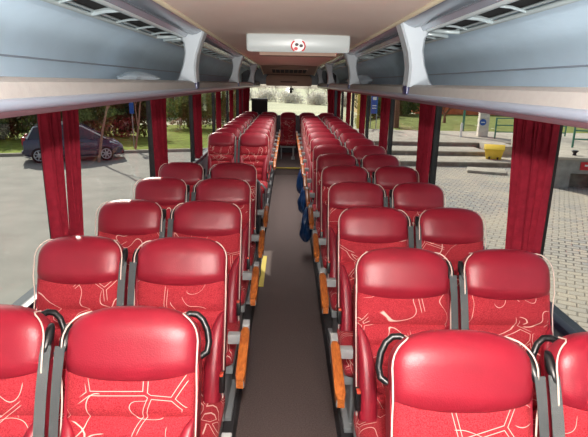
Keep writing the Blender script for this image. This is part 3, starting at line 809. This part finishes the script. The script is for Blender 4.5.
# posts
t = thing('bollard', 'short white post on the terrace left of the stone pillar', 'post', (9.3, 27.0, G+.57)); MB().cyl((0, 0, 0), (0, 0, .70), .06, 12).build('post_shaft', M['white'], t, smooth=40); MB().cyl((0, 0, .70), (0, 0, .74), .045, 12).build('post_cap', M['white'], t)
t = thing('signpost', 'tall green post beyond the terrace left of the pillar', 'post', (10.6, 30.5, G+.57)); MB().cyl((0, 0, 0), (0, 0, 3.2), .07, 12).build('post_shaft', M['green'], t, smooth=40); MB().cyl((0, 0, 3.2), (0, 0, 3.25), .09, 12).build('post_cap', M['green'], t)
t = thing('information_sign', 'tall blue sign between the far right curtains', 'sign', (5.3, 31.4, G))
for x in (-.18, .18): MB().cyl((x, .04, 0), (x, .04, 2.6), .03, 8).build('post', M['greyp'], t)
sg = MB().box((0, 0, 2.05), (.40, .05, 1.15)).build('sign_board', M['bluesign'], t, bevel=.01)
m = MB(); m.box((0, -.03, 2.38), (.22, .012, .18)); m.box((0, -.03, 1.95), (.26, .012, .05)); m.box((0, -.03, 1.80), (.26, .012, .05)); m.build('sign_marking', M['white'], sg)
t = thing('marker_post', 'yellow post seen beyond the fourth curtain on the right', 'post', (4.5, 32.5, G)); MB().cyl((0, 0, 0), (0, 0, 2.9), .09, 12).build('post_shaft', M['yellowpost'], t, smooth=40); MB().cyl((0, 0, 2.9), (0, 0, 2.95), .11, 12).build('post_cap', M['yellowpost'], t)
# lawn rising to the houses
m = MB(); gx = [1.2, 4, 10, 20, 40, 70]; gy = [30.5, 33, 37, 41, 45, 50]; gz = [G+.57, G+.60, G+.62, G+.60, G+.55, G+.50]
for i in range(len(gx)-1):
    for j in range(len(gy)-1):
        def z(i_, j_): return gz[j_]-(.57 if i_ == 0 else 0)
        def xx(i_, j_): return gx[i_]+.105*gy[j_]*(1-i_/5)
        m.add([(xx(i, j), gy[j], z(i, j)), (xx(i+1, j), gy[j], z(i+1, j)), (xx(i+1, j+1), gy[j+1], z(i+1, j+1)), (xx(i, j+1), gy[j+1], z(i, j+1))], [(0,1,2,3)])
struct(m.build('lawn', M['lawn']))
house('orange_house', (23.5, 53, G+.45), R(-4), (21, 6, 2.6, 2.0), M['orange'], M['brick'], 'long house with bright orange walls beyond the lawn', [(-4, 1.0), (0, 1.0), (4, 1.0)])
house('cream_house', (9.3, 52, G+.45), R(2), (5, 6, 2.6, 2.0), M['render'], M['orange'], 'small cream house left of the long orange house', [(-1.3, .5), (1.0, .5)])
bare_tree('bare_tree', (6.85, 32.0, G+.58), 7.5, 11, M['bark'], 'bare brown tree standing on the lawn behind the third curtain on the right', trunk_r=.22, depth=4, first=.42)
bare_tree('bare_bush', (11.3, 36.5, G+.6), 3.2, 12, M['twigred'], 'bare reddish bush on the lawn left of the stone pillar', 'bush', trunk_r=.13, depth=5, first=.2, spread=.8)
bare_tree('bare_tree', (3.6, 36, G+.3), 7.5, 13, M['bark'], 'bare brown tree beyond the blue sign', trunk_r=.2, depth=4)
for i, (x, y, r, lab) in enumerate(((6.9, 43, 2.0, 'olive shrub beyond the yellow post on the right'), (10.0, 46, 2.3, 'olive shrub at the lawn behind the bare brown tree'))):
    shrub('garden_shrub', (x, y, G+.6), (r, r*.8, r*.7), 2400, .24, M['leafp'], lab, 'shrub', 70+i)

# scrub behind the pale field
src = bare_tree('woodland_tree', (-13, 99, G), 7, 21, M['barkpale'], 'pale bare tree at the far edge of the field seen through the rear window', trunk_r=.13, depth=6, first=.16, spread=.9, group='bare trees beyond the rear window')
src2 = bare_tree('woodland_tree', (13, 66, G), 7, 23, M['barkpale'], 'pale bare tree at the far edge of the field seen through the rear window', trunk_r=.12, depth=6, first=.14, spread=.95, group='bare trees beyond the rear window')
for i in range(9):
    x = -11+2.9*i
    dup(src if i % 2 else src2, (x, 92-1.2*x, G), rz=i*1.7, scale=(.9+.07*(i % 4),)*3)
where = ['leftmost', 'second from the left', 'third from the left', 'in the middle', 'third from the right', 'second from the right', 'rightmost']
for i in range(7):
    x = -12+4.1*i
    shrub('thicket', (x, 86-1.3*x, G-.3), (2.6, 1.6, 1.5), 1500, .30, M['thicket'], 'pale leafless thicket at the far edge of the field, '+where[i], 'thicket', 90+i, 'thickets beyond the rear window')

# ------------------------------------------------------------------ light
w = bpy.data.worlds.new('sky'); scene.world = w; w.use_nodes = True
nt = w.node_tree; bg = nt.nodes['Background']
sk = nt.nodes.new('ShaderNodeTexSky'); sk.sky_type = 'NISHITA'; sk.sun_disc = False
SUN = Vector((-.36, .72, .58)).normalized()
sk.sun_elevation = math.asin(SUN.z); sk.sun_rotation = math.atan2(SUN.x, SUN.y)
sk.air_density = 1.0; sk.dust_density = 2.0; sk.ozone_density = 1.0
hs = nt.nodes.new('ShaderNodeHueSaturation'); hs.inputs['Saturation'].default_value = .55
nt.links.new(sk.outputs['Color'], hs.inputs['Color']); nt.links.new(hs.outputs['Color'], bg.inputs['Color']); bg.inputs['Strength'].default_value = .095
def light(name, kind, energy, loc, color=(1,1,1)):
    l = bpy.data.lights.new(name, kind); l.energy = energy; l.color = color
    o = bpy.data.objects.new(name, l); COL.objects.link(o); o.location = loc; return o
s_ = light('sun', 'SUN', 3.6, (-20, 10, 30), (1, .93, .83)); s_.data.angle = R(.6)
s_.rotation_euler = (-SUN).to_track_quat('-Z', 'Y').to_euler()
p = light('gangway_lamp', 'POINT', 140, (0, -.15, 2.06), (1, .97, .93)); p.data.shadow_soft_size = .04

u_ = light('ceiling_fill', 'SPOT', 430, (0, -.9, 1.45), (1, .97, .93)); u_.data.spot_size = R(84); u_.data.spot_blend = .6; u_.data.shadow_soft_size = .1  # added spot to brighten the ceiling like bounced flash; no such fitting aboard
u_.rotation_euler = Vector((0, .80, .60)).to_track_quat('-Z', 'Y').to_euler()

p2 = light('rear_seat_fill', 'AREA', 30, (0, 8.2, 2.10), (1, .97, .93)); p2.data.shape = 'RECTANGLE'; p2.data.size = .5; p2.data.size_y = 4.5; p2.data.spread = R(125)  # added fill that lifts the far seats; no fixture behind it

# ------------------------------------------------------------------ camera
th, ps, rl = R(15.15), R(.94), .0185
F = Vector((math.sin(ps)*math.cos(th), math.cos(ps)*math.cos(th), -math.sin(th)))
R0 = Vector((math.cos(ps), -math.sin(ps), 0)); U0 = R0.cross(F)
RR = R0*math.cos(rl)+U0*math.sin(rl); UU = U0*math.cos(rl)-R0*math.sin(rl)
cam = bpy.data.cameras.new('camera'); co = bpy.data.objects.new('camera', cam); COL.objects.link(co)
cam.sensor_width = 36; cam.sensor_fit = 'HORIZONTAL'; cam.lens = 500/588*36; cam.clip_start = .05; cam.clip_end = 800
co.matrix_world = Matrix(((RR.x, UU.x, -F.x, -.02), (RR.y, UU.y, -F.y, 0), (RR.z, UU.z, -F.z, 1.80), (0, 0, 0, 1)))
scene.camera = co
vs = scene.view_settings
vs.view_transform = 'Standard'; vs.look = 'None'; vs.exposure = 0.62; vs.gamma = 1; vs.use_curve_mapping = False
